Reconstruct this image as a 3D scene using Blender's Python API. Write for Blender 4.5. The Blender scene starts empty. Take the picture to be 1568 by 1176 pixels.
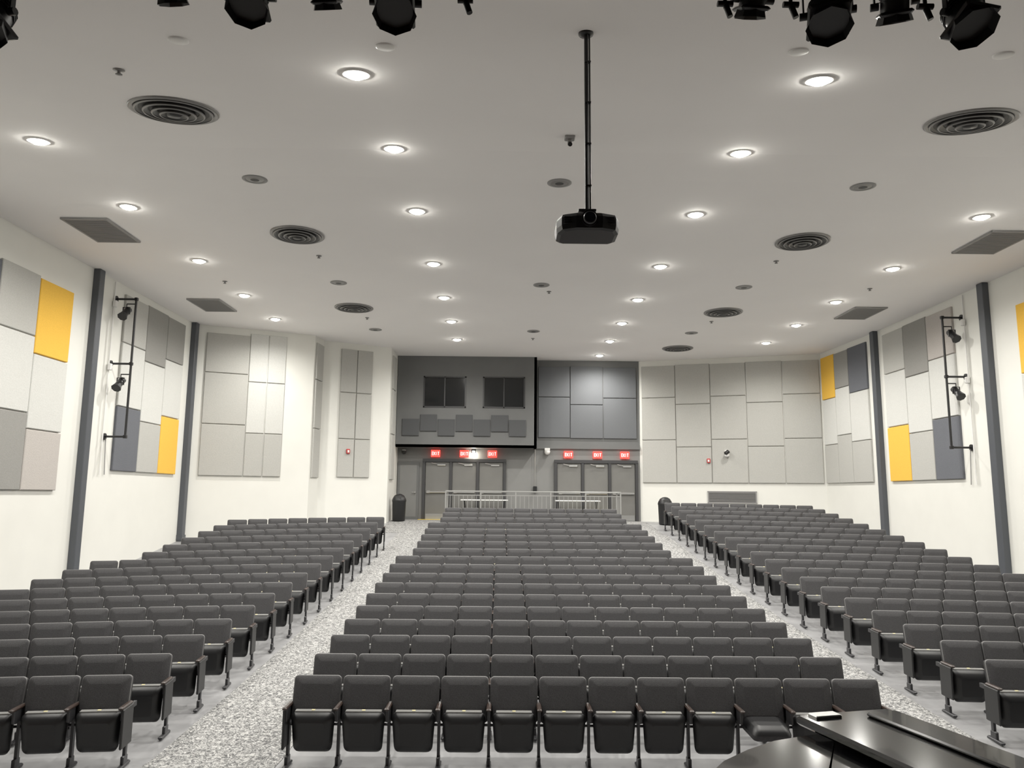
import bpy, math, random
from mathutils import Matrix, Vector
random.seed(3)
S = bpy.context.scene
ROOT = S.collection

# ------------------------------------------------------------------ materials
def mat(name, col, rough=0.6, metal=0.0, noise=0.0, scale=20.0, bump=0.0, emit=None, estr=0.0, coat=0.0, spec=0.5):
    m = bpy.data.materials.new(name); m.use_nodes = True
    nt = m.node_tree; b = nt.nodes["Principled BSDF"]
    b.inputs["Base Color"].default_value = (*col, 1)
    b.inputs["Roughness"].default_value = rough
    b.inputs["Metallic"].default_value = metal
    b.inputs["Specular IOR Level"].default_value = spec
    if coat: b.inputs["Coat Weight"].default_value = coat
    if emit:
        b.inputs["Emission Color"].default_value = (*emit, 1)
        b.inputs["Emission Strength"].default_value = estr
    if noise or bump:
        tc = nt.nodes.new("ShaderNodeTexCoord")
        n = nt.nodes.new("ShaderNodeTexNoise"); n.inputs["Scale"].default_value = scale
        n.inputs["Detail"].default_value = 3
        nt.links.new(tc.outputs["Object"], n.inputs["Vector"])
        if noise:
            r = nt.nodes.new("ShaderNodeValToRGB")
            r.color_ramp.elements[0].position = 0.3; r.color_ramp.elements[1].position = 0.7
            r.color_ramp.elements[0].color = (*[c*(1-noise) for c in col], 1)
            r.color_ramp.elements[1].color = (*[min(1, c*(1+noise)) for c in col], 1)
            nt.links.new(n.outputs["Fac"], r.inputs["Fac"])
            nt.links.new(r.outputs["Color"], b.inputs["Base Color"])
        if bump:
            bp = nt.nodes.new("ShaderNodeBump"); bp.inputs["Strength"].default_value = bump
            bp.inputs["Distance"].default_value = 0.01
            nt.links.new(n.outputs["Fac"], bp.inputs["Height"])
            nt.links.new(bp.outputs["Normal"], b.inputs["Normal"])
    return m

M_wall = mat("wall_paint", (0.70, 0.695, 0.65), 0.55, noise=0.02, scale=1.5)
M_ceil = mat("ceiling_paint", (0.82, 0.80, 0.79), 0.85, noise=0.015, scale=0.6)
M_grey = mat("grey_wall_paint", (0.17, 0.17, 0.165), 0.6, noise=0.04, scale=2)
M_booth = mat("booth_wall_paint", (0.115, 0.117, 0.116), 0.6, noise=0.04, scale=2)
M_pillar = mat("pillar_paint", (0.055, 0.06, 0.07), 0.5)
M_conc = mat("floor_concrete", (0.24, 0.24, 0.245), 0.45, noise=0.18, scale=3)
M_stage = mat("stage_wood", (0.12, 0.07, 0.04), 0.4, noise=0.2, scale=4)
M_curtain = mat("stage_dark", (0.03, 0.03, 0.03), 0.9)
M_light = mat("panel_light", (0.54, 0.54, 0.515), 0.95, noise=0.07, scale=60, bump=0.3)
M_beige = mat("panel_beige", (0.40, 0.395, 0.37), 0.95, noise=0.07, scale=60, bump=0.3)
M_warm = mat("panel_warm", (0.41, 0.38, 0.355), 0.95, noise=0.07, scale=60, bump=0.3)
M_mid = mat("panel_mid", (0.24, 0.235, 0.22), 0.95, noise=0.07, scale=60, bump=0.3)
M_dark = mat("panel_dark", (0.10, 0.105, 0.12), 0.95, noise=0.07, scale=60, bump=0.3)
M_yel = mat("panel_yellow", (0.74, 0.42, 0.05), 0.95, noise=0.06, scale=60, bump=0.3)
M_bdark = mat("panel_charcoal", (0.11, 0.115, 0.123), 0.9, noise=0.08, scale=60, bump=0.3)
M_bdark2 = mat("panel_charcoal_deep", (0.065, 0.067, 0.07), 0.9, noise=0.08, scale=60, bump=0.3)
M_fab = mat("seat_fabric", (0.036, 0.035, 0.037), 0.8, noise=0.35, scale=120, bump=0.2)
M_pipe_hl = mat("seat_piping_highlight", (0.11, 0.108, 0.108), 0.6)  # piping, its lighter tone paints in the highlight along the seat rim
M_blk = mat("black_plastic", (0.008, 0.008, 0.009), 0.45)
M_blkm = mat("black_metal", (0.012, 0.012, 0.013), 0.4, metal=0.3)
M_edge = mat("seat_edge_grey", (0.22, 0.218, 0.21), 0.7)
M_plate = mat("number_plate", (0.75, 0.68, 0.4), 0.4)
M_arm = mat("arm_wood", (0.03, 0.018, 0.014), 0.4, noise=0.2, scale=30)
M_leg = mat("seat_leg_metal", (0.035, 0.035, 0.038), 0.4, metal=0.4)
M_white = mat("white_plastic", (0.74, 0.73, 0.71), 0.5)
M_grille = mat("grille_grey", (0.24, 0.235, 0.23), 0.6)
M_grille_d = mat("grille_dark", (0.03, 0.03, 0.03), 0.6)
M_diff = mat("diffuser_dark", (0.035, 0.035, 0.035), 0.45, metal=0.2)
M_diffr = mat("diffuser_rim", (0.20, 0.195, 0.19), 0.4, metal=0.3)
M_lamp = mat("lamp_lens", (1, 1, 1), 0.5, emit=(1.0, 0.97, 0.88), estr=100)
M_door = mat("door_paint", (0.14, 0.138, 0.13), 0.35, noise=0.04, scale=3)
M_frame = mat("door_frame_paint", (0.03, 0.03, 0.032), 0.45)
M_steel = mat("steel", (0.55, 0.55, 0.54), 0.3, metal=0.9)
M_railm = mat("rail_metal", (0.32, 0.32, 0.31), 0.4, metal=0.4)
M_red = mat("exit_red", (0.6, 0.02, 0.02), 0.4, emit=(1.0, 0.05, 0.035), estr=1.9)
M_exitw = mat("exit_letter", (0.9, 0.9, 0.9), 0.4, emit=(1, 0.8, 0.75), estr=2.0)
M_glass = mat("booth_glass", (0.008, 0.009, 0.01), 0.08)
M_piano = mat("piano_lacquer", (0.005, 0.005, 0.006), 0.12, coat=0.5)
M_ivory = mat("piano_ivory", (0.8, 0.78, 0.7), 0.3)
M_table = mat("table_white", (0.72, 0.72, 0.70), 0.5)
M_lens = mat("projector_lens", (0.01, 0.012, 0.02), 0.05, coat=1)
M_ystrip = mat("yellow_strip", (0.7, 0.5, 0.05), 0.5)
M_redp = mat("red_plastic", (0.45, 0.03, 0.03), 0.4)

def carpet_mat():
    m = bpy.data.materials.new("aisle_carpet_speckle"); m.use_nodes = True
    nt = m.node_tree; b = nt.nodes["Principled BSDF"]; b.inputs["Roughness"].default_value = 0.9
    tc = nt.nodes.new("ShaderNodeTexCoord")
    n = nt.nodes.new("ShaderNodeTexNoise"); n.inputs["Scale"].default_value = 24; n.inputs["Detail"].default_value = 4
    n.inputs["Roughness"].default_value = 0.7; n.inputs["Distortion"].default_value = 1.5
    r = nt.nodes.new("ShaderNodeValToRGB"); cr = r.color_ramp
    cr.elements[0].position = 0.42; cr.elements[0].color = (0.055, 0.055, 0.057, 1)
    cr.elements[1].position = 0.60; cr.elements[1].color = (0.47, 0.465, 0.45, 1)
    e = cr.elements.new(0.50); e.color = (0.20, 0.20, 0.196, 1)
    nt.links.new(tc.outputs["Object"], n.inputs["Vector"])
    nt.links.new(n.outputs["Fac"], r.inputs["Fac"]); nt.links.new(r.outputs["Color"], b.inputs["Base Color"])
    return m
M_carpet = carpet_mat()

# ------------------------------------------------------------------ mesh builder
class MB:
    def __init__(s): s.v=[]; s.f=[]; s.m=[]; s.sm=[]; s.mats=[]
    def mi(s, m):
        if m not in s.mats: s.mats.append(m)
        return s.mats.index(m)
    def add(s, vs, fs, m, smooth=False, M=None):
        o=len(s.v); i=s.mi(m)
        for p in vs:
            p=Vector(p)
            if M is not None: p=M@p
            s.v.append(tuple(p))
        for f in fs: s.f.append([o+k for k in f]); s.m.append(i); s.sm.append(smooth)
    def box(s, c, d, m, M=None, bev=0.0):
        x,y,z=c; a,b,h=d[0]/2,d[1]/2,d[2]/2
        if bev<=0:
            vs=[(x+i*a,y+j*b,z+k*h) for i in(-1,1) for j in(-1,1) for k in(-1,1)]
            fs=[(0,1,3,2),(4,6,7,5),(0,4,5,1),(2,3,7,6),(0,2,6,4),(1,5,7,3)]
            s.add(vs,fs,m,False,M)
        else:
            e=bev
            def ring(ix,zz):
                aa,bb=a-ix,b-ix
                c2=min(e,aa,bb)
                return [(x-aa+c2,y-bb,zz),(x+aa-c2,y-bb,zz),(x+aa,y-bb+c2,zz),(x+aa,y+bb-c2,zz),(x+aa-c2,y+bb,zz),(x-aa+c2,y+bb,zz),(x-aa,y+bb-c2,zz),(x-aa,y-bb+c2,zz)]
            rings=[ring(e,z-h),ring(0,z-h+e),ring(0,z+h-e),ring(e,z+h)]
            s.loft(rings,m,False,M)
    def loft(s, rings, m, smooth=True, M=None, cap=True):
        n=len(rings[0]); vs=[p for r in rings for p in r]; fs=[]
        for k in range(len(rings)-1):
            for i in range(n):
                j=(i+1)%n; fs.append((k*n+i,k*n+j,(k+1)*n+j,(k+1)*n+i))
        s.add(vs,fs,m,smooth,M)
        if cap:
            s.add(rings[0],[tuple(reversed(range(n)))],m,False,M); s.add(rings[-1],[tuple(range(n))],m,False,M)
    def cyl(s, p0, p1, r0, m, r1=None, n=12, cap=True, M=None, smooth=True):
        if r1 is None: r1=r0
        p0=Vector(p0);p1=Vector(p1);d=(p1-p0).normalized()
        u=d.orthogonal().normalized(); w=d.cross(u)
        R=[]
        for p,r in((p0,r0),(p1,r1)):
            R.append([tuple(p+(u*math.cos(2*math.pi*i/n)+w*math.sin(2*math.pi*i/n))*r) for i in range(n)])
        s.loft(R,m,smooth,M,cap)
    def lathe(s, prof, m, n=24, M=None, smooth=True):
        rings=[[(r*math.cos(2*math.pi*i/n),r*math.sin(2*math.pi*i/n),z) for i in range(n)] for r,z in prof]
        s.loft(rings,m,smooth,M,False)
    def prism(s, poly, z0, z1, m, M=None):
        s.loft([[(x,y,z0) for x,y in poly],[(x,y,z1) for x,y in poly]],m,False,M)
    def mesh(s,name):
        me=bpy.data.meshes.new(name); me.from_pydata(s.v,[],s.f)
        for m in s.mats: me.materials.append(m)
        me.polygons.foreach_set("material_index",s.m); me.polygons.foreach_set("use_smooth",s.sm)
        me.update()
        import bmesh
        bm=bmesh.new(); bm.from_mesh(me); bmesh.ops.recalc_face_normals(bm,faces=bm.faces); bm.to_mesh(me); bm.free()
        return me
    def obj(s,name,loc=(0,0,0),rz=0):
        return place(name,s.mesh(name),loc,rz)
def place(name,me,loc=(0,0,0),rz=0,rx=0):
    o=bpy.data.objects.new(name,me); o.location=loc; o.rotation_euler=(rx,0,rz); ROOT.objects.link(o); return o
def T(x,y,z): return Matrix.Translation((x,y,z))

# ------------------------------------------------------------------ room constants
ZC = 7.95
knots=[(-4,0),(8.7,0),(10.4,.12),(12.2,.25),(14.5,.45),(17,.71),(20,1.08),(23.5,1.55),(25.5,1.78),(27,1.92),(30,1.92)]
def interp(K,y):
    for (a,za),(b,zb) in zip(K,K[1:]):
        if y<=b: return za+(zb-za)*(max(y,a)-a)/(b-a)
    return K[-1][1]
def fz(y): return interp(knots,y)
# ceiling curves down towards the proscenium
ck=[(5.2,6.85),(6.5,7.11),(7.63,7.34),(9.0,7.60),(10.35,7.79),(11.7,7.90),(13.2,7.95),(30,7.95)]
def cz(y): return interp(ck,y)
def cslope(y): return math.atan((cz(y+.2)-cz(y-.2))/.4)
CEN=Vector((.93,15,0))
def wall(name,p0,p1,m,z0=-.4,z1=ZC,th=.2):
    p0=Vector((*p0,0));p1=Vector((*p1,0)); d=(p1-p0).normalized(); n=Vector((-d.y,d.x,0))
    if n.dot(CEN-p0)<0: n=-n
    b=MB(); q=[p0,p1,p1-n*th,p0-n*th]
    b.prism([(p.x,p.y) for p in q],z0,z1,m)
    return b.obj(name)
def fabric_panel(p0,p1,s0,s1,z0,z1,m,th=.06,name="acoustic_panel"):
    p0=Vector((*p0,0));p1=Vector((*p1,0)); d=(p1-p0).normalized(); n=Vector((-d.y,d.x,0))
    if n.dot(CEN-p0)<0: n=-n
    g=.012; c=p0+d*((s0+s1)/2)+n*.002; w=(s1-s0)-2*g; h=z1-z0-2*g
    M=Matrix((( d.x,-n.x,0,0),(d.y,-n.y,0,0),(0,0,1,0),(0,0,0,1)))
    b=MB(); e=.012
    def rg(i,y): return [(-w/2+i,y,-h/2+i),(w/2-i,y,-h/2+i),(w/2-i,y,h/2-i),(-w/2+i,y,h/2-i)]
    b.loft([rg(0,0),rg(0,-th+e),rg(e,-th)],m,False)
    me=b.mesh(name); o=bpy.data.objects.new(name,me); ROOT.objects.link(o)
    o.matrix_world=Matrix.Translation((c.x,c.y,(z0+z1)/2))@M
    return o

# ------------------------------------------------------------------ floor, ceiling, walls
b=MB()
ys=sorted(set([k[0] for k in knots if k[0]<29]+[28.9]))
X0,X1=-9.75,11.6
top=[(y,fz(y)) for y in ys]
vs=[];fs=[]
for y,z in top: vs+=[(X0,y,z),(X1,y,z),(X0,y,-.4),(X1,y,-.4)]
for i in range(len(top)-1):
    a=4*i;c=4*(i+1)
    fs+=[(a,a+1,c+1,c),(a+2,c+2,c+3,a+3),(a,c,c+2,a+2),(a+1,a+3,c+3,c+1)]
fs+=[(0,2,3,1),(c,c+1,c+3,c+2)]
b.add(vs,fs,M_conc); b.obj("floor")
b=MB(); vs=[];fs=[]
cy=[5.2+.4*i for i in range(22)]+[14.2,29]
for y in cy: z=cz(y); vs+=[(-9.87,y,z),(11.73,y,z),(-9.87,y,z+.2),(11.73,y,z+.2)]
for i in range(len(cy)-1):
    a=4*i;c=4*(i+1)
    fs+=[(a,c,c+1,a+1),(a+2,a+3,c+3,c+2),(a,a+2,c+2,c),(a+1,c+1,c+3,a+3)]
fs+=[(0,1,3,2),(c,c+2,c+3,c+1)]
b.add(vs,fs,M_ceil,smooth=False); b.obj("ceiling")
b=MB(); b.box((.93,1.0,8.9),(21.6,8.6,.2),M_curtain); b.obj("ceiling_stage")
b=MB(); b.box((.93,5.1,7.9),(21.4,.2,2.1),M_wall); b.obj("wall_proscenium_header")

def carpet(name,fa,fb,y0,y1):
    b=MB(); yy=sorted(set([y0,y1]+[k[0] for k in knots if y0<k[0]<y1]))
    vs=[];fs=[]
    for y in yy:
        z=fz(y); vs+=[(fa(y),y,z-.002),(fa(y),y,z+.008),(fb(y),y,z+.008),(fb(y),y,z-.002)]
    for i in range(len(yy)-1):
        a=4*i;c=a+4
        for k in range(4): l=(k+1)%4; fs.append((a+k,a+l,c+l,c+k))
    fs+=[(0,1,2,3),(c,c+1,c+2,c+3)]
    b.add(vs,fs,M_carpet); return b.obj(name)
lin=lambda a,b_,y:a+(b_-a)*(y-8)/(24.3-8)
carpet("carpet_aisle_left",lambda y:lin(-3.78,-3.35,y),lambda y:lin(-2.40,-1.95,y),5,24.3)
carpet("carpet_aisle_right",lambda y:lin(4.22,3.8,y),lambda y:lin(5.62,5.1,y),5,24.3)
carpet("carpet_rear",lambda y:-4.0,lambda y:5.0,24.3,28.38)

WL0=(-9.57,-3);WL1=(-9.57,22.8);WA=(-6.25,24.3);WB0=(-6.17,25.15);WB1=(-4.06,26.3);WC=(-4.05,28.5);WD=(5.04,28.5);WE=(11.2,26.55);WR1=(11.4,22.9);WR0=(11.4,-3)
wall("wall_left",WL0,WL1,M_wall)
wall("wall_rear_left",WL1,WA,M_wall)
wall("wall_rear_left_return",WA,WB0,M_wall)
wall("wall_rear_left_inner",WB0,WB1,M_wall)
wall("wall_vestibule_left",WB1,WC,M_wall)
wall("wall_back",WC,WD,M_grey)
wall("wall_rear_right",WD,WE,M_wall)
wall("wall_right_rear",WE,WR1,M_wall)
wall("wall_right",WR1,WR0,M_wall)
wall("wall_front",(-9.57,-3),(11.4,-3),M_curtain,z1=8.8)

def pillar(x,y,w=.22,d=.16):
    b=MB(); z0=fz(y)-.02; z1=cz(y)
    b.box((x,y,(z0+z1)/2),(d,w,z1-z0),M_pillar,bev=.012); b.box((x,y,z0+.12),(d+.03,w+.03,.14),M_pillar); b.obj("structural_pillar")
pillar(-9.49,17.15);pillar(-9.49,22.66);pillar(11.32,17.45);pillar(11.32,22.85)
pillar(-9.49,11.6);pillar(11.32,11.9)

b=MB(); b.box((.93,.6,.55),(20.9,7.0,1.1),M_stage,bev=.01); b.obj("stage_platform")

# ------------------------------------------------------------------ acoustic panels
A=(3.34,4.93,6.52,7.74); Bz=(3.34,4.66,6.25,7.76)
def col(p0,p1,s0,s1,zs,ms):
    for i in range(3): fabric_panel(p0,p1,s0,s1,zs[i],zs[i+1],ms[i])
L=lambda y:y+3
col(WL0,WL1,L(18.5),L(19.7),A,(M_dark,M_light,M_beige))
col(WL0,WL1,L(19.7),L(20.9),Bz,(M_beige,M_light,M_mid))
col(WL0,WL1,L(20.9),L(22.05),A,(M_yel,M_light,M_mid))
A2=(2.85,4.38,5.93,7.2);B2=(2.85,4.07,5.59,7.16)
col(WL0,WL1,L(15.07),L(16.27),B2,(M_warm,M_light,M_yel))
col(WL0,WL1,L(13.87),L(15.07),A2,(M_mid,M_light,M_beige))
col(WL0,WL1,L(12.67),L(13.87),B2,(M_beige,M_light,M_dark))
col(WL1,WA,.36,1.64,(3.34,4.91,6.49,7.73),(M_beige,)*3)
col(WL1,WA,1.64,2.20,(3.34,4.67,6.27,7.81),(M_beige,M_light,M_light))
col(WL1,WA,2.20,2.76,(3.34,4.67,6.27,7.81),(M_beige,M_light,M_light))
col(WA,WB0,.1,.75,A,(M_beige,)*3)
col(WB0,WB1,.60,1.17,(3.38,4.67,6.24,7.74),(M_beige,)*3)
col(WB0,WB1,1.17,1.73,(3.38,4.67,6.24,7.74),(M_beige,)*3)
col(WB1,WC,.25,1.0,A,(M_beige,)*3)
w=1.262
for i in range(5):
    col(WD,WE,.09+i*w,.09+(i+1)*w,A if i%2==0 else Bz,(M_beige,)*3)
col(WE,WR1,.1,1.05,Bz,(M_beige,M_light,M_yel))
col(WE,WR1,1.05,2.0,A,(M_beige,M_light,M_mid))
col(WE,WR1,2.0,3.15,Bz,(M_beige,M_light,M_dark))
R=lambda y:22.9-y
col(WR1,WR0,R(22.4),R(21.2),A,(M_yel,M_light,M_beige))
col(WR1,WR0,R(21.2),R(20.0),Bz,(M_beige,M_light,M_mid))
col(WR1,WR0,R(20.0),R(18.8),A,(M_dark,M_light,M_warm))
col(WR1,WR0,R(16.4),R(15.2),B2,(M_beige,M_light,M_yel))
col(WR1,WR0,R(15.2),R(14.0),A2,(M_mid,M_light,M_beige))

# ------------------------------------------------------------------ control booth + rear dark wall
b=MB(); bx0,bx1,by,bz=-4.035,1.13,27.8,4.56; ZB=ZC-.003
wins=[(-3.07,-1.49),(-.87,.69)];wz0,wz1=6.02,7.19
t=.14
def bb(x0,x1,z0,z1,m=M_booth,y0=by,y1=by+t): b.box(((x0+x1)/2,(y0+y1)/2,(z0+z1)/2),(x1-x0,y1-y0,z1-z0),m)
bb(bx0,bx1,bz,wz0);bb(bx0,bx1,wz1,ZB);bb(bx0,wins[0][0],wz0,wz1);bb(wins[0][1],wins[1][0],wz0,wz1);bb(wins[1][1],bx1,wz0,wz1)
b.box((bx1-.05,(by+28.49)/2,(bz+ZB)/2),(.1,.69,ZB-bz),M_booth)
b.box(((bx0+bx1)/2,(by+28.49)/2,bz+.05),(bx1-bx0,.69,.1),M_booth)
b.obj("control_booth")
for i,(a,c) in enumerate(wins):
    w_=MB(); y=by-.01
    for (x0,x1,z0,z1) in((a,a+.05,wz0,wz1),(c-.05,c,wz0,wz1),(a,c,wz1-.05,wz1),(a,c,wz0,wz0+.05),((a+c)/2-.02,(a+c)/2+.02,wz0,wz1)):
        w_.box(((x0+x1)/2,y+.04,(z0+z1)/2),(x1-x0,.1,z1-z0),M_frame)
    w_.box(((a+c)/2,y+.06,(wz0+wz1)/2),(c-a-.02,.02,wz1-wz0-.02),M_glass)
    w_.obj("window_%d"%(i+1))
x=-3.83
for i in range(7):
    z0=4.96+(.17 if i%2 else 0)
    fabric_panel((0,by),(1,by),x,x+.64,z0,z0+.64,M_bdark2,th=.05); x+=.655
for (a,c,zs) in((1.2,2.41,(4.99,6.53,7.71)),(2.41,3.66,(4.97,6.25,7.73)),(3.66,4.93,(4.97,6.51,7.7))):
    for i in range(2): fabric_panel((0,28.476),(1,28.476),a,c,zs[i],zs[i+1],M_bdark,th=.05)
b=MB(); b.box((3.08,28.455,4.66),(3.9,.08,.16),M_booth); b.obj("trim_1")
b=MB(); b.box((3.085,28.487,6.34),(3.89,.022,3.2),M_booth); b.obj("trim_2")

# ------------------------------------------------------------------ doors
FZ=1.92
def door_set(x0,x1,idx):
    n=3
    f=MB()
    f.box(((x0+x1)/2,28.44,FZ+2.19),(x1-x0,.12,.12),M_frame)
    for i in range(n+1):
        xx=x0+.05+i*((x1-x0-.1)/n); f.box((xx,28.44,FZ+1.07),(.1,.12,2.14),M_frame)
    f.obj("trim_door_frame_%d"%idx)
    for i in range(n):
        a=x0+.1+i*((x1-x0-.1)/n); c=a+(x1-x0-.1)/n-.1; cx=(a+c)/2
        d=MB(); d.box((cx,28.465,FZ+1.065),(c-a-.02,.05,2.11),M_door,bev=.006)
        d.box((cx,28.40,FZ+1.02),(c-a-.1,.07,.07),M_steel,bev=.01)
        d.box((a+.12,28.41,FZ+1.02),(.12,.1,.1),M_steel,bev=.01)
        d.box((cx+.15,28.42,FZ+2.02),(.32,.06,.07),M_steel,bev=.01)
        d.cyl((cx,28.40,FZ+2.04),(cx-.22,28.36,FZ+2.09),.012,M_steel,n=6)
        d.box((cx,28.435,FZ+.12),(c-a-.08,.012,.2),M_steel)
        d.obj("door_%d"%((idx-1)*3+i+1))
door_set(-3.09,.01,1);door_set(1.82,4.94,2)
d=MB(); d.box((-3.62,28.46,FZ+1.06),(.8,.07,2.12),M_booth,bev=.008)
d.box((-3.62,28.425,FZ+1.06),(.62,.01,1.9),M_grey); d.cyl((-3.35,28.43,FZ+1.0),(-3.35,28.34,FZ+1.0),.03,M_steel); d.cyl((-3.35,28.35,FZ+1.0),(-3.47,28.35,FZ+1.0),.012,M_steel,n=8)
d.obj("door_7")
for xx in(-2.6,3.4):
    s=MB(); s.box((xx,28.2,FZ+.016),(1.2,.3,.012),M_ystrip,bev=.004); s.obj("threshold_mat")

def exit_sign(x):
    s=MB(); s.box((0,0,0),(.34,.06,.26),M_red,bev=.008); s.box((0,.06,.0),(.06,.09,.06),M_white)
    def bar(cx,cz_,w,h): s.box((cx,-.034,cz_),(w,.008,h),M_exitw)
    bar(-.125,0,.012,.12)
    for z in(-.054,0,.054): bar(-.105,z,.045,.012)
    Mx=T(-.04,-.034,0)
    for sg in(1,-1): s.box((0,0,0),(.012,.008,.13),M_exitw,M=Mx@Matrix.Rotation(sg*.5,4,'Y'))
    bar(.03,0,.012,.12); bar(.105,.054,.06,.012); bar(.105,0,.012,.12)
    s.obj("exit_sign",(x,28.385,4.36))
for x in(-2.62,-1.55,-.5,2.34,3.43,4.45): exit_sign(x)

s=MB(); s.box((0,0,0),(.18,.1,.14),M_blkm,bev=.01); s.lathe([(.001,-.08),(.06,-.08),(.07,-.05),(.07,0)],M_lamp,n=12)
o=s.obj("sconce_lamp",(-1.2,28.40,4.46))
ld=bpy.data.lights.new("lamp_glow",'POINT'); ld.energy=12; ld.color=(1,.88,.7); ld.shadow_soft_size=.05
lo=bpy.data.objects.new("lamp_glow",ld); ROOT.objects.link(lo); lo.parent=o; lo.location=(0,-.12,-.12)
s=MB(); s.box((0,.03,.05),(.2,.1,.1),M_white,bev=.01)
s.lathe([(.1,0),(.11,-.03),(.09,-.1),(.05,-.14),(.001,-.15)],M_white,n=16); s.obj("security_camera",(1.55,28.38,4.5))
s=MB(); s.lathe([(.09,0),(.1,-.03),(.08,-.1),(.001,-.13)],M_blk,n=16); s.box((0,.04,.02),(.12,.12,.05),M_white,bev=.01); s.obj("security_camera",(-3.8,28.35,4.45))
s=MB(); s.cyl((0,0,0),(0,0,1.5),.012,M_steel,n=8); s.box((0,-.02,0),(.14,.1,.22),M_blkm,bev=.01); s.obj("wall_phone",(1.1,28.44,FZ+1.15))

r=MB(); ry=26.5; z0=fz(ry)+.009; x0,x1=-2.06,3.99
r.box(((x0+x1)/2,0,1.08),(x1-x0,.05,.05),M_railm,bev=.01); r.box(((x0+x1)/2,0,.12),(x1-x0,.03,.03),M_railm); r.box(((x0+x1)/2,0,.95),(x1-x0,.03,.03),M_railm)
n=40
for i in range(n+1):
    x=x0+(x1-x0)*i/n; big=i%8==0
    r.box((x,0,.54 if big else .53),(.045 if big else .016,.045 if big else .016,1.08 if big else .84),M_railm)
for x in(x0,x1):
    r.box((x,.45,1.08),(.05,.9,.05),M_railm); r.box((x,.88,.575),(.045,.045,1.03),M_railm)
    for k in range(1,6): r.box((x,.15*k,.53),(.016,.016,.84),M_railm)
    r.box((x,.45,.12),(.03,.9,.03),M_railm)
r.obj("guard_railing",(0,ry,z0))

def table(x,y,w=1.7):
    t=MB(); t.box((0,0,.73),(w,.7,.04),M_table,bev=.012)
    for sx in(-1,1):
        for sy in(-1,1): t.cyl((sx*(w/2-.2),sy*.27,0),(sx*(w/2-.12),sy*.27,.72),.014,M_blkm,n=8)
        t.cyl((sx*(w/2-.19),-.27,.15),(sx*(w/2-.19),.27,.15),.012,M_blkm,n=8)
    t.obj("folding_table",(x,y,fz(y)+.009))
table(-.75,27.65);table(2.6,27.65,1.6)

def bin_(x,y):
    t=MB(); t.lathe([(.001,0),(.2,0),(.22,.02),(.24,.66),(.25,.68),(.25,.72),(.23,.78),(.17,.88),(.08,.93),(.001,.94)],M_blk,n=20)
    t.box((0,-.2,.8),(.2,.06,.1),M_grille_d); t.obj("trash_bin",(x,y,fz(y)+.009))
bin_(-3.72,26.9);bin_(5.55,26.6)

def on_wall(p0,p1,s,z):
    p0=Vector((*p0,0));p1=Vector((*p1,0)); d=(p1-p0).normalized(); n=Vector((-d.y,d.x,0))
    if n.dot(CEN-p0)<0:n=-n
    c=p0+d*s; return Matrix(((d.x,-n.x,0,c.x),(d.y,-n.y,0,c.y),(0,0,1,z),(0,0,0,1)))
g=MB(); W,H=1.66,.4
g.box((0,-.015,0),(W,.03,H),M_grille_d)
for z in(-H/2,H/2): g.box((0,-.03,z),(W+.06,.04,.04),M_grille)
for x in(-W/2,W/2): g.box((x,-.03,0),(.04,.04,H),M_grille)
for i in range(9): g.box((0,-.035,-H/2+.04+i*.04),(W,.02,.016),M_grille)
o=g.obj("air_return_grille"); o.matrix_world=on_wall(WD,WE,3.28,2.84)@T(0,-.003,0)
g=MB(); g.box((0,-.02,0),(.16,.04,.16),M_white,bev=.01); g.cyl((0,-.04,0),(0,-.16,0),.03,M_blkm); g.cyl((-.05,-.2,-.05),(.05,-.12,.03),.07,M_blkm,n=14); g.lathe([(.06,-.06),(.1,-.12),(.02,-.18),(.001,-.18)],M_white,n=14,M=T(0,-.1,0))
o=g.obj("security_camera"); o.matrix_world=on_wall(WD,WE,3.15,4.45)@T(0,-.065,0)
for (pa,pb,s_,z) in((WD,WE,2.5,4.15),(WB0,WB1,.95,4.25)):
    g=MB(); g.box((0,-.03,0),(.12,.06,.16),M_redp,bev=.01); g.box((0,-.065,0),(.06,.02,.08),M_white); o=g.obj("fire_alarm_strobe"); o.matrix_world=on_wall(pa,pb,s_,z)@T(0,-.065,0)

# ------------------------------------------------------------------ wall pipes with side lights
def side_rig(wx,y,sg,zs=(4.14,5.9,7.5),lz=(5.42,7.16)):
    p=MB(); off=.5*sg
    p.cyl((off,0,zs[0]),(off,0,zs[2]),.028,M_blkm)
    for z in zs:
        p.cyl((.02*sg,0,z),(off+.03*sg,0,z),.026,M_blkm); p.cyl((.0,0,z),(.03*sg,0,z),.08,M_blkm,n=16)
        p.box((off,0,z),(.08,.08,.08),M_blkm,bev=.01)
    p.cyl((.03*sg,-.12,zs[0]-.9),(.03*sg,-.12,7.9),.015,M_white,n=8)
    p.cyl((.03*sg,.1,zs[0]-.9),(.03*sg,.02,zs[0]),.012,M_grille,n=8)
    for z in(zs[1],zs[2]-.05): p.box((.06*sg,-.12,z-.1),(.08,.1,.16),M_white,bev=.01)
    for z in lz:
        cx=off-.22*sg
        p.cyl((off,0,z+.22),(cx,0,z+.22),.015,M_blkm,n=8)
        p.cyl((cx,0,z+.22),(cx,0,z+.12),.012,M_blkm,n=8)
        p.box((cx-.085,0,z+.05),(.01,.03,.18),M_blkm);p.box((cx+.085,0,z+.05),(.01,.03,.18),M_blkm);p.box((cx,0,z+.135),(.18,.03,.012),M_blkm)
        p.cyl((cx,.1,z+.1),(cx,-.1,z-.06),.08,M_blkm,n=14); p.cyl((cx,-.1,z-.06),(cx,-.18,z-.14),.085,M_blkm,r1=.115,n=8,smooth=False)
    p.obj("side_light_rig",(wx,y,0))
side_rig(-9.565,18.1,1); side_rig(11.395,18.45,-1,(4.1,5.85,7.35),(5.46,6.9))

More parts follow.
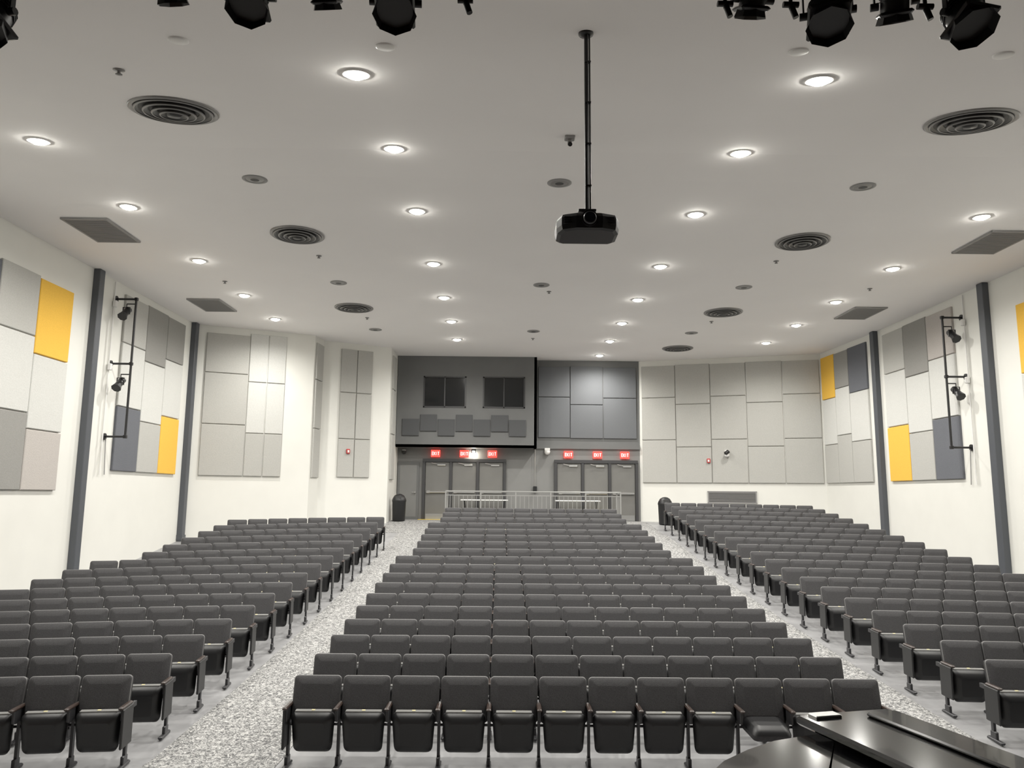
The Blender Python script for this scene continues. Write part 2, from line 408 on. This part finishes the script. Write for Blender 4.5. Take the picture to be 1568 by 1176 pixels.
# ------------------------------------------------------------------ ceiling fixtures
def on_ceiling(name,me,x,y): return place(name,me,(x,y,cz(y)),0,cslope(y))
def dl_mesh():
    m=MB()
    m.lathe([(.165,0),(.165,-.012),(.128,-.018),(.122,0)],M_white,n=24)
    m.lathe([(.001,-.055),(.06,-.05),(.1,-.032),(.122,-.002)],M_lamp,n=24)
    return m.mesh("downlight")
DL=dl_mesh()
spot=bpy.data.lights.new("downlight_beam",'SPOT'); spot.energy=540; spot.color=(1,.970,.908); spot.spot_size=math.radians(168); spot.spot_blend=1.0; spot.shadow_soft_size=.09
def downlight(x,y):
    o=on_ceiling("downlight",DL,x,y); l=bpy.data.objects.new("beam",spot); ROOT.objects.link(l); l.parent=o; l.location=(0,0,-.15)
YS=[7.63,10.35,13.2,16.38,19.3,22.05,24.7]
for i,y in enumerate(YS):
    downlight(-1.66,y); downlight(3.36 if i<2 else 3.42,y)
downlight(3.4,27.3)
for y in(7.6,10.2,13.15,16.35,19.3,22.0): downlight(-6.68 if y<11 else -6.87,y)  # nearest to the stage: out of view, added for its light
for y in(7.6,10.3,13.15,16.35,19.3,22.05,24.7): downlight(8.63,y)  # same here, the first one is unseen and added to light the hall

def diff_mesh():
    m=MB()
    m.lathe([(.53,0),(.53,-.02),(.50,-.035),(.47,-.02)],M_diffr,n=40)
    m.lathe([(.47,-.02),(.001,-.004)],M_grille_d,n=40)
    for r,z in((.46,-.035),(.36,-.05),(.26,-.065),(.165,-.08)):
        m.lathe([(r,z+.025),(r+.005,z),(r-.012,z-.008),(r-.065,z+.03)],M_diff,n=40)
        m.lathe([(r+.006,z),(r-.004,z-.012),(r-.014,z-.009)],M_diffr,n=40)
    m.lathe([(.09,-.03),(.08,-.085),(.001,-.09)],M_diff,n=24)
    return m.mesh("ceiling_air_diffuser")
DF=diff_mesh()
for x,y in((-4.2,8.93),(5.84,8.96),(-4.2,14.55),(5.92,14.6),(-4.25,20.5),(6.02,20.55),(5.93,25.8)): on_ceiling("ceiling_air_diffuser",DF,x,y)
def spk_mesh():
    m=MB(); m.lathe([(.2,0),(.2,-.012),(.15,-.02),(.14,-.012)],M_grille,n=28); m.lathe([(.14,-.012),(.07,-.02)],M_diffr,n=28); m.lathe([(.07,-.02),(.001,-.022)],M_grille_d,n=28)
    return m.mesh("ceiling_speaker")
SP=spk_mesh()
for y in(11.75,18.0,23.3):
    for x in(-4.13,.83,5.80): on_ceiling("ceiling_speaker",SP,x,y)
def vent_mesh():
    m=MB(); m.box((0,0,-.012),(.85,1.3,.024),M_grille_d)
    for x in(-.42,.42): m.box((x,0,-.02),(.04,1.34,.035),M_grille)
    for y in(-.65,.65): m.box((0,y,-.02),(.88,.04,.035),M_grille)
    for i in range(25): m.box((0,-.6+i*.05,-.028),(.82,.022,.014),M_grille)
    return m.mesh("ceiling_vent")
VT=vent_mesh()
for x,y in((-8.0,14.4),(-8.1,20.35),(9.7,14.5),(9.8,20.45)): on_ceiling("ceiling_vent",VT,x,y)
m=MB(); m.lathe([(.095,0),(.095,-.012),(.08,-.02),(.001,-.022)],M_white,n=24); CV=m.mesh("ceiling_cover_plate")
for x,y in((-3.2,6.78),(-1.22,6.87),(2.83,6.85),(4.86,6.87)): on_ceiling("ceiling_cover_plate",CV,x,y)
m=MB(); m.lathe([(.06,0),(.06,-.01),(.02,-.018),(.015,-.04),(.035,-.045),(.035,-.055),(.001,-.06)],M_diffr,n=12); SK=m.mesh("fire_sprinkler")
for x,y in((-4.2,7.6),(-6.9,18.0),(-4.1,15.9),(5.85,15.9),(1.05,18.6),(8.9,18.0),(.85,24.4),(-4.1,21.7),(6,21.7)): on_ceiling("fire_sprinkler",SK,x,y)
m=MB(); m.box((0,0,-.02),(.14,.14,.04),M_grille,bev=.01); m.cyl((0,0,-.04),(0,0,-.12),.03,M_diffr); m.cyl((0,0,-.1),(0,-.06,-.14),.03,M_blkm); m.obj("ceiling_sensor",(.83,9.75,cz(9.75)))

# ------------------------------------------------------------------ projector
p=MB(); PY=6.49; PZ=cz(PY); zt=5.36-PZ; k_=.88
p.cyl((0,0,.02),(0,0,zt),.018,M_blkm); p.lathe([(.001,-.002),(.07,-.002),(.07,-.018),(.03,-.03),(.02,-.03)],M_blkm,n=16)
p.cyl((.03,-.012,0),(.03,-.012,zt),.008,M_blkm,n=8); p.cyl((.012,-.024,0),(.012,-.024,zt),.006,M_leg,n=8)
for k in range(4): p.box((.013,-.01,-.3-k*.4),(.055,.04,.01),M_blkm)
Mq=T(0,0,zt)@Matrix.Scale(k_,4)
p.box((0,.02,.01),(.18,.16,.02),M_blkm,bev=.004,M=Mq)
for sx in(-.15,.15):
    p.cyl((0,.02,0),(sx,.02,-.06),.012,M_blkm,n=8,M=Mq); p.cyl((sx,.02,-.04),(sx,.02,-.1),.018,M_blkm,n=8,M=Mq)
zc=-.165
def foot(sx,sy,z):
    pts=[(-.315,-.06),(-.27,-.19),(-.13,-.245),(.13,-.245),(.27,-.19),(.315,-.06),(.315,.18),(.27,.24),(-.27,.24),(-.315,.18)]
    return [(x*sx,y*sy,z) for x,y in pts]
p.loft([foot(.86,.86,zc-.095),foot(.97,.97,zc-.08),foot(1,1,zc-.035),foot(1,1,zc+.04),foot(.96,.96,zc+.07),foot(.85,.85,zc+.085)],M_blk,False,Mq)
p.cyl((0,-.22,zc+.01),(0,-.27,zc+.01),.08,M_blkm,n=24,M=Mq); p.cyl((0,-.27,zc+.01),(0,-.29,zc+.01),.068,M_leg,r1=.058,n=24,M=Mq); p.cyl((0,-.28,zc+.01),(0,-.295,zc+.01),.05,M_lens,n=24,M=Mq)
for sx in(-1,1):
    for k in range(4): p.box((sx*.2,-.215,zc-.03+k*.022),(.1,.03,.006),M_leg,M=Mq)
p.box((-.16,.02,zc+.1),(.1,.1,.03),M_blkm,bev=.006,M=Mq); p.box((.17,.05,zc+.1),(.12,.1,.03),M_blkm,bev=.006,M=Mq); p.box((.0,.1,zc+.1),(.3,.12,.03),M_blkm,bev=.006,M=Mq)
p.obj("ceiling_projector",(.705,PY,PZ))

# ------------------------------------------------------------------ stage lighting batten
BY=4.5; BZ=6.38
bt=MB(); bt.cyl((-4.6,0,0),(5.6,0,0),.028,M_blkm)
for x in(-4.2,-1.4,1.4,4.2): bt.cyl((x,0,0),(x,0,8.79-BZ),.012,M_blkm,n=8)
bt.obj("lighting_batten",(0,BY,BZ))
def stage_light(x,zb,r,tilt,rz=0):
    s=MB(); L_=r*2.1
    piv=zb-(BZ-.03)+r*1.15
    s.box((0,0,0),(.05,.08,.08),M_blkm,bev=.01); s.cyl((0,0,-.03),(0,0,-.1),.014,M_blkm,n=8)
    s.box((0,0,-.10),(2*r+.06,.035,.012),M_blkm)
    for sx in(-1,1): s.box((sx*(r+.025),0,(-.10+piv)/2),(.01,.035,abs(piv)-.08),M_blkm); s.cyl((sx*r,0,piv),(sx*(r+.05),0,piv),.025,M_blkm,n=10)
    M=T(0,0,piv)@Matrix.Rotation(tilt,4,'X')
    s.cyl((0,0,L_*.6),(0,0,L_*.35),r*.55,M_blkm,r1=r*.9,n=16,M=M); s.cyl((0,0,L_*.35),(0,0,-L_*.3),r*.92,M_blkm,n=16,M=M)
    for k in range(3): s.cyl((0,0,L_*(.1+.08*k)),(0,0,L_*(.12+.08*k)),r*1.0,M_blkm,n=16,M=M)
    s.box((0,0,-L_*.3),(2.15*r,2.15*r,.03),M_blkm,M=M,bev=.012)
    s.cyl((0,0,-L_*.31),(0,0,-L_*.58),r*1.02,M_blk,r1=r*1.2,n=8,cap=False,M=M,smooth=False)
    s.cyl((0,0,-L_*.3),(0,0,-L_*.34),r*.85,M_grille_d,n=16,M=M)
    s.obj("stage_light",(x,BY,BZ-.03),rz)
q=BY
for X,vz,r,t_ in((-.49,.697,.085,.5),(-.374,.675,.115,-.45),(-.266,.692,.08,.6),(-.165,.669,.118,-.45),(.350,.689,.09,.5),(.458,.661,.122,-.4),(.556,.684,.095,.5),(.6566,.659,.125,-.45),(-.742,.640,.13,-.4)):
    stage_light(X*q,2.85+vz*q,r,t_,random.uniform(-.35,.35))
for X in(-.065,.405,.60,.31):
    s=MB(); s.box((0,0,0),(.06,.08,.08),M_blkm,bev=.01); s.cyl((0,0,-.03),(0,0,-.36),.013,M_blkm,n=8); s.cyl((-.05,0,-.33),(.05,0,-.33),.02,M_blkm,n=8); s.cyl((0,0,-.33),(.03,0,-.42),.02,M_blkm,n=8); s.obj("lighting_clamp",(X*q,BY,BZ-.03))

# ------------------------------------------------------------------ seats
def rrect(w,h,r,n=4):
    pts=[]
    for cx,cz_,a0 in((w/2-r,h/2-r,0),(-w/2+r,h/2-r,90),(-w/2+r,-h/2+r,180),(w/2-r,-h/2+r,270)):
        for k in range(n+1):
            a=math.radians(a0+90*k/n); pts.append((cx+r*math.cos(a),cz_+r*math.sin(a)))
    return pts
P=.53
def standard(s,x,end=0):
    s.box((x,-.13,.33),(.03,.05,.56),M_leg)
    s.box((x,-.16,.016),(.05,.30,.032),M_leg,bev=.008)
    s.box((x,-.14,.07),(.035,.12,.09),M_leg,bev=.008)
    s.box((x,-.20,.625),(.05,.30,.03),M_arm,bev=.01)
    s.box((x,-.17,.55),(.03,.24,.13),M_leg,bev=.008)
    s.box((x,.0,.58),(.03,.16,.05),M_leg)
    if end: s.box((x+end*.012,-.17,.41),(.026,.29,.40),M_blk,bev=.01)
def seat_mesh(name,rend=False,lend=False,down=False):
    s=MB()
    w,h=.505,.46
    M=T(0,-.05,.665)@Matrix.Rotation(math.radians(-13),4,'X')
    def ring(d,i,r=.04,taper=0):
        out=[]
        for x,z in rrect(w-2*i,h-2*i,max(.01,r-i*.5)):
            out.append((x*(1-taper*(.5-z/h)),d,z))
        return out
    s.loft([ring(.035,.02),ring(.03,.004),ring(-.01,0)],M_blk,False,M)
    s.loft([ring(-.01,0),ring(-.024,-.002),ring(-.032,.004)],M_pipe_hl,True,M,False)
    s.loft([ring(-.032,.004),ring(-.050,.025),ring(-.060,.09)],M_fab,True,M)
    if down: M=T(0,-.27,.45)@Matrix.Rotation(math.radians(-84),4,'X')
    else: M=T(0,-.18,.36)@Matrix.Rotation(math.radians(6),4,'X')
    w,h=.465,.41
    tp=.14
    s.loft([ring(-.075,.09,.08,tp),ring(-.06,.04,.08,tp),ring(-.03,.012,.07,tp),ring(0,0,.06,tp)],M_blk,True,M)
    s.loft([ring(0,0,.06,tp),ring(.035,.004,.06,tp),ring(.06,.02,.06,tp),ring(.07,.06,.06,tp)],M_fab,True,M)
    s.box((0,.022,.208),(.38,.055,.018),M_edge,M=M,bev=.004)
    s.box((0,.016,.219),(.035,.03,.006),M_plate,M=M)
    s.cyl((-.25,-.12,.42),(.25,-.12,.42),.014,M_leg,n=8)
    standard(s,-P/2,-1 if lend else 0)
    if rend: standard(s,P/2,1)
    return s.mesh(name)
SM=seat_mesh("auditorium_seat"); SLm=seat_mesh("auditorium_seat_row_start",lend=True); SRm=seat_mesh("auditorium_seat_row_end",rend=True)
SD=seat_mesh("auditorium_seat_lowered",down=True)
def seat(me,x,y,rz=0): place("auditorium_seat",me,(x,y-.03,fz(y-.13)+.004),rz)
RP=.88
for k in range(18):
    y=8.66+RP*k; n=12 if k<10 else (11 if k<15 else 10)
    c=.91-.12*k/17
    for i in range(n):
        x=c+(i-(n-1)/2)*P
        me=SLm if i==0 else SRm if i==n-1 else SM
        if k==0 and i==9: me=SD
        seat(me,x,y)
def side_block(sg,rows,xin0,xin1,a1,a2):
    for k in range(rows):
        y=8.62+RP*k; xin=xin0+(xin1-xin0)*k/(rows-1); n=9 if (k<rows*.6 or sg>0) else 8
        d=P/2
        for i in range(n):
            sl=a1+2*a2*d; yo=y-(a1*d+a2*d*d)
            first=i==0; last=i==n-1
            if sg<0: me=SRm if first else SLm if last else SM
            else: me=SLm if first else SRm if last else SM
            seat(me,xin+sg*d,yo,-sg*math.atan(sl))
            d+=P*math.cos(math.atan(sl))
side_block(-1,16,-3.98,-3.40,.10,.018)
side_block(1,20,5.80,5.25,.05,.010)

# ------------------------------------------------------------------ grand piano on stage
pn=MB()
C=Vector((1.40,2.72)); eu=Vector((.25,-.968)); ew=Vector((-.968,-.25))
ctrl=[(.12,0),(.03,.06),(-.02,.16),(-.035,.28),(-.03,.40),(-.005,.54),(.05,.67),(.125,.80),(.25,.94),(.42,1.06),(.62,1.15),(.85,1.24),(1.05,1.36),(1.25,1.46),(1.4,1.48)]
def outline(ins,keyend=1.75):
    pts=list(ctrl)+[(keyend,1.48),(keyend,0)]
    out=[]; cx,cy_=.9,.7
    for u,w_ in pts:
        du,dw=u-cx,w_-cy_; L2=math.hypot(du,dw); u2=u-du/L2*ins; w2=w_-dw/L2*ins
        p=C+eu*u2+ew*w2; out.append((p.x,p.y))
    return out
Zs=1.1
pn.prism(outline(.025),Zs+.62,Zs+.94,M_piano)
pn.loft([[(x,y,Zs+.945) for x,y in outline(.008,1.35)],[(x,y,Zs+.95) for x,y in outline(0,1.35)],[(x,y,Zs+.965) for x,y in outline(0,1.35)],[(x,y,Zs+.972) for x,y in outline(.008,1.35)]],M_piano,False)
Mp=T(C.x,C.y,Zs)@Matrix(((eu.x,ew.x,0,0),(eu.y,ew.y,0,0),(0,0,1,0),(0,0,0,1)))
# folded front flap of the lid and stepped edge mouldings
pn.box((.55,.20,1.0),(1.3,.38,.03),M_piano,M=Mp,bev=.008)
pn.box((.57,.10,1.022),(1.2,.12,.014),M_piano,M=Mp,bev=.005)
pn.box((.70,-.015,.965),(1.2,.09,.03),M_piano,M=Mp,bev=.008)
pn.box((-.06,.30,1.018),(.05,.10,.012),M_steel,M=Mp,bev=.003)
pn.box((1.62,.74,.70),(.22,1.2,.03),M_ivory,M=Mp)
for i in range(36):
    if i%7 not in(2,6): pn.box((1.57,.17+i*.033,.72),(.1,.012,.02),M_blk,M=Mp)
for u,w_ in((.2,.35),(1.45,.15),(1.45,1.3)):
    pn.cyl((u,w_,.62),(u,w_,.1),.07,M_piano,r1=.04,M=Mp); pn.cyl((u,w_-.02,.04),(u,w_+.02,.04),.04,M_steel,M=Mp)
    pn.cyl((u,w_,.1),(u,w_,.06),.05,M_steel,M=Mp)
for dy in(-.06,0,.06): pn.box((1.3,.74+dy,.06),(.2,.025,.02),M_steel,M=Mp)
pn.box((1.25,.74,.34),(.05,.2,.58),M_piano,M=Mp)
pn.obj("grand_piano")

# ------------------------------------------------------------------ world, camera
wd=bpy.data.worlds.new("world"); S.world=wd; wd.use_nodes=True
wd.node_tree.nodes["Background"].inputs[0].default_value=(.02,.02,.02,1)
cd=bpy.data.cameras.new("camera"); cd.sensor_width=36; cd.lens=1160/1568*36; cd.clip_start=.05
co=bpy.data.objects.new("camera",cd); ROOT.objects.link(co)
co.matrix_world=T(0,0,2.85)@Matrix.Rotation(math.radians(-.42),4,'Z')@Matrix.Rotation(math.radians(90+8.34),4,'X')@Matrix.Rotation(math.radians(.53),4,'Z')
S.camera=co
S.view_settings.view_transform='Standard'
S.view_settings.exposure=0.14
S.view_settings.gamma=1.1
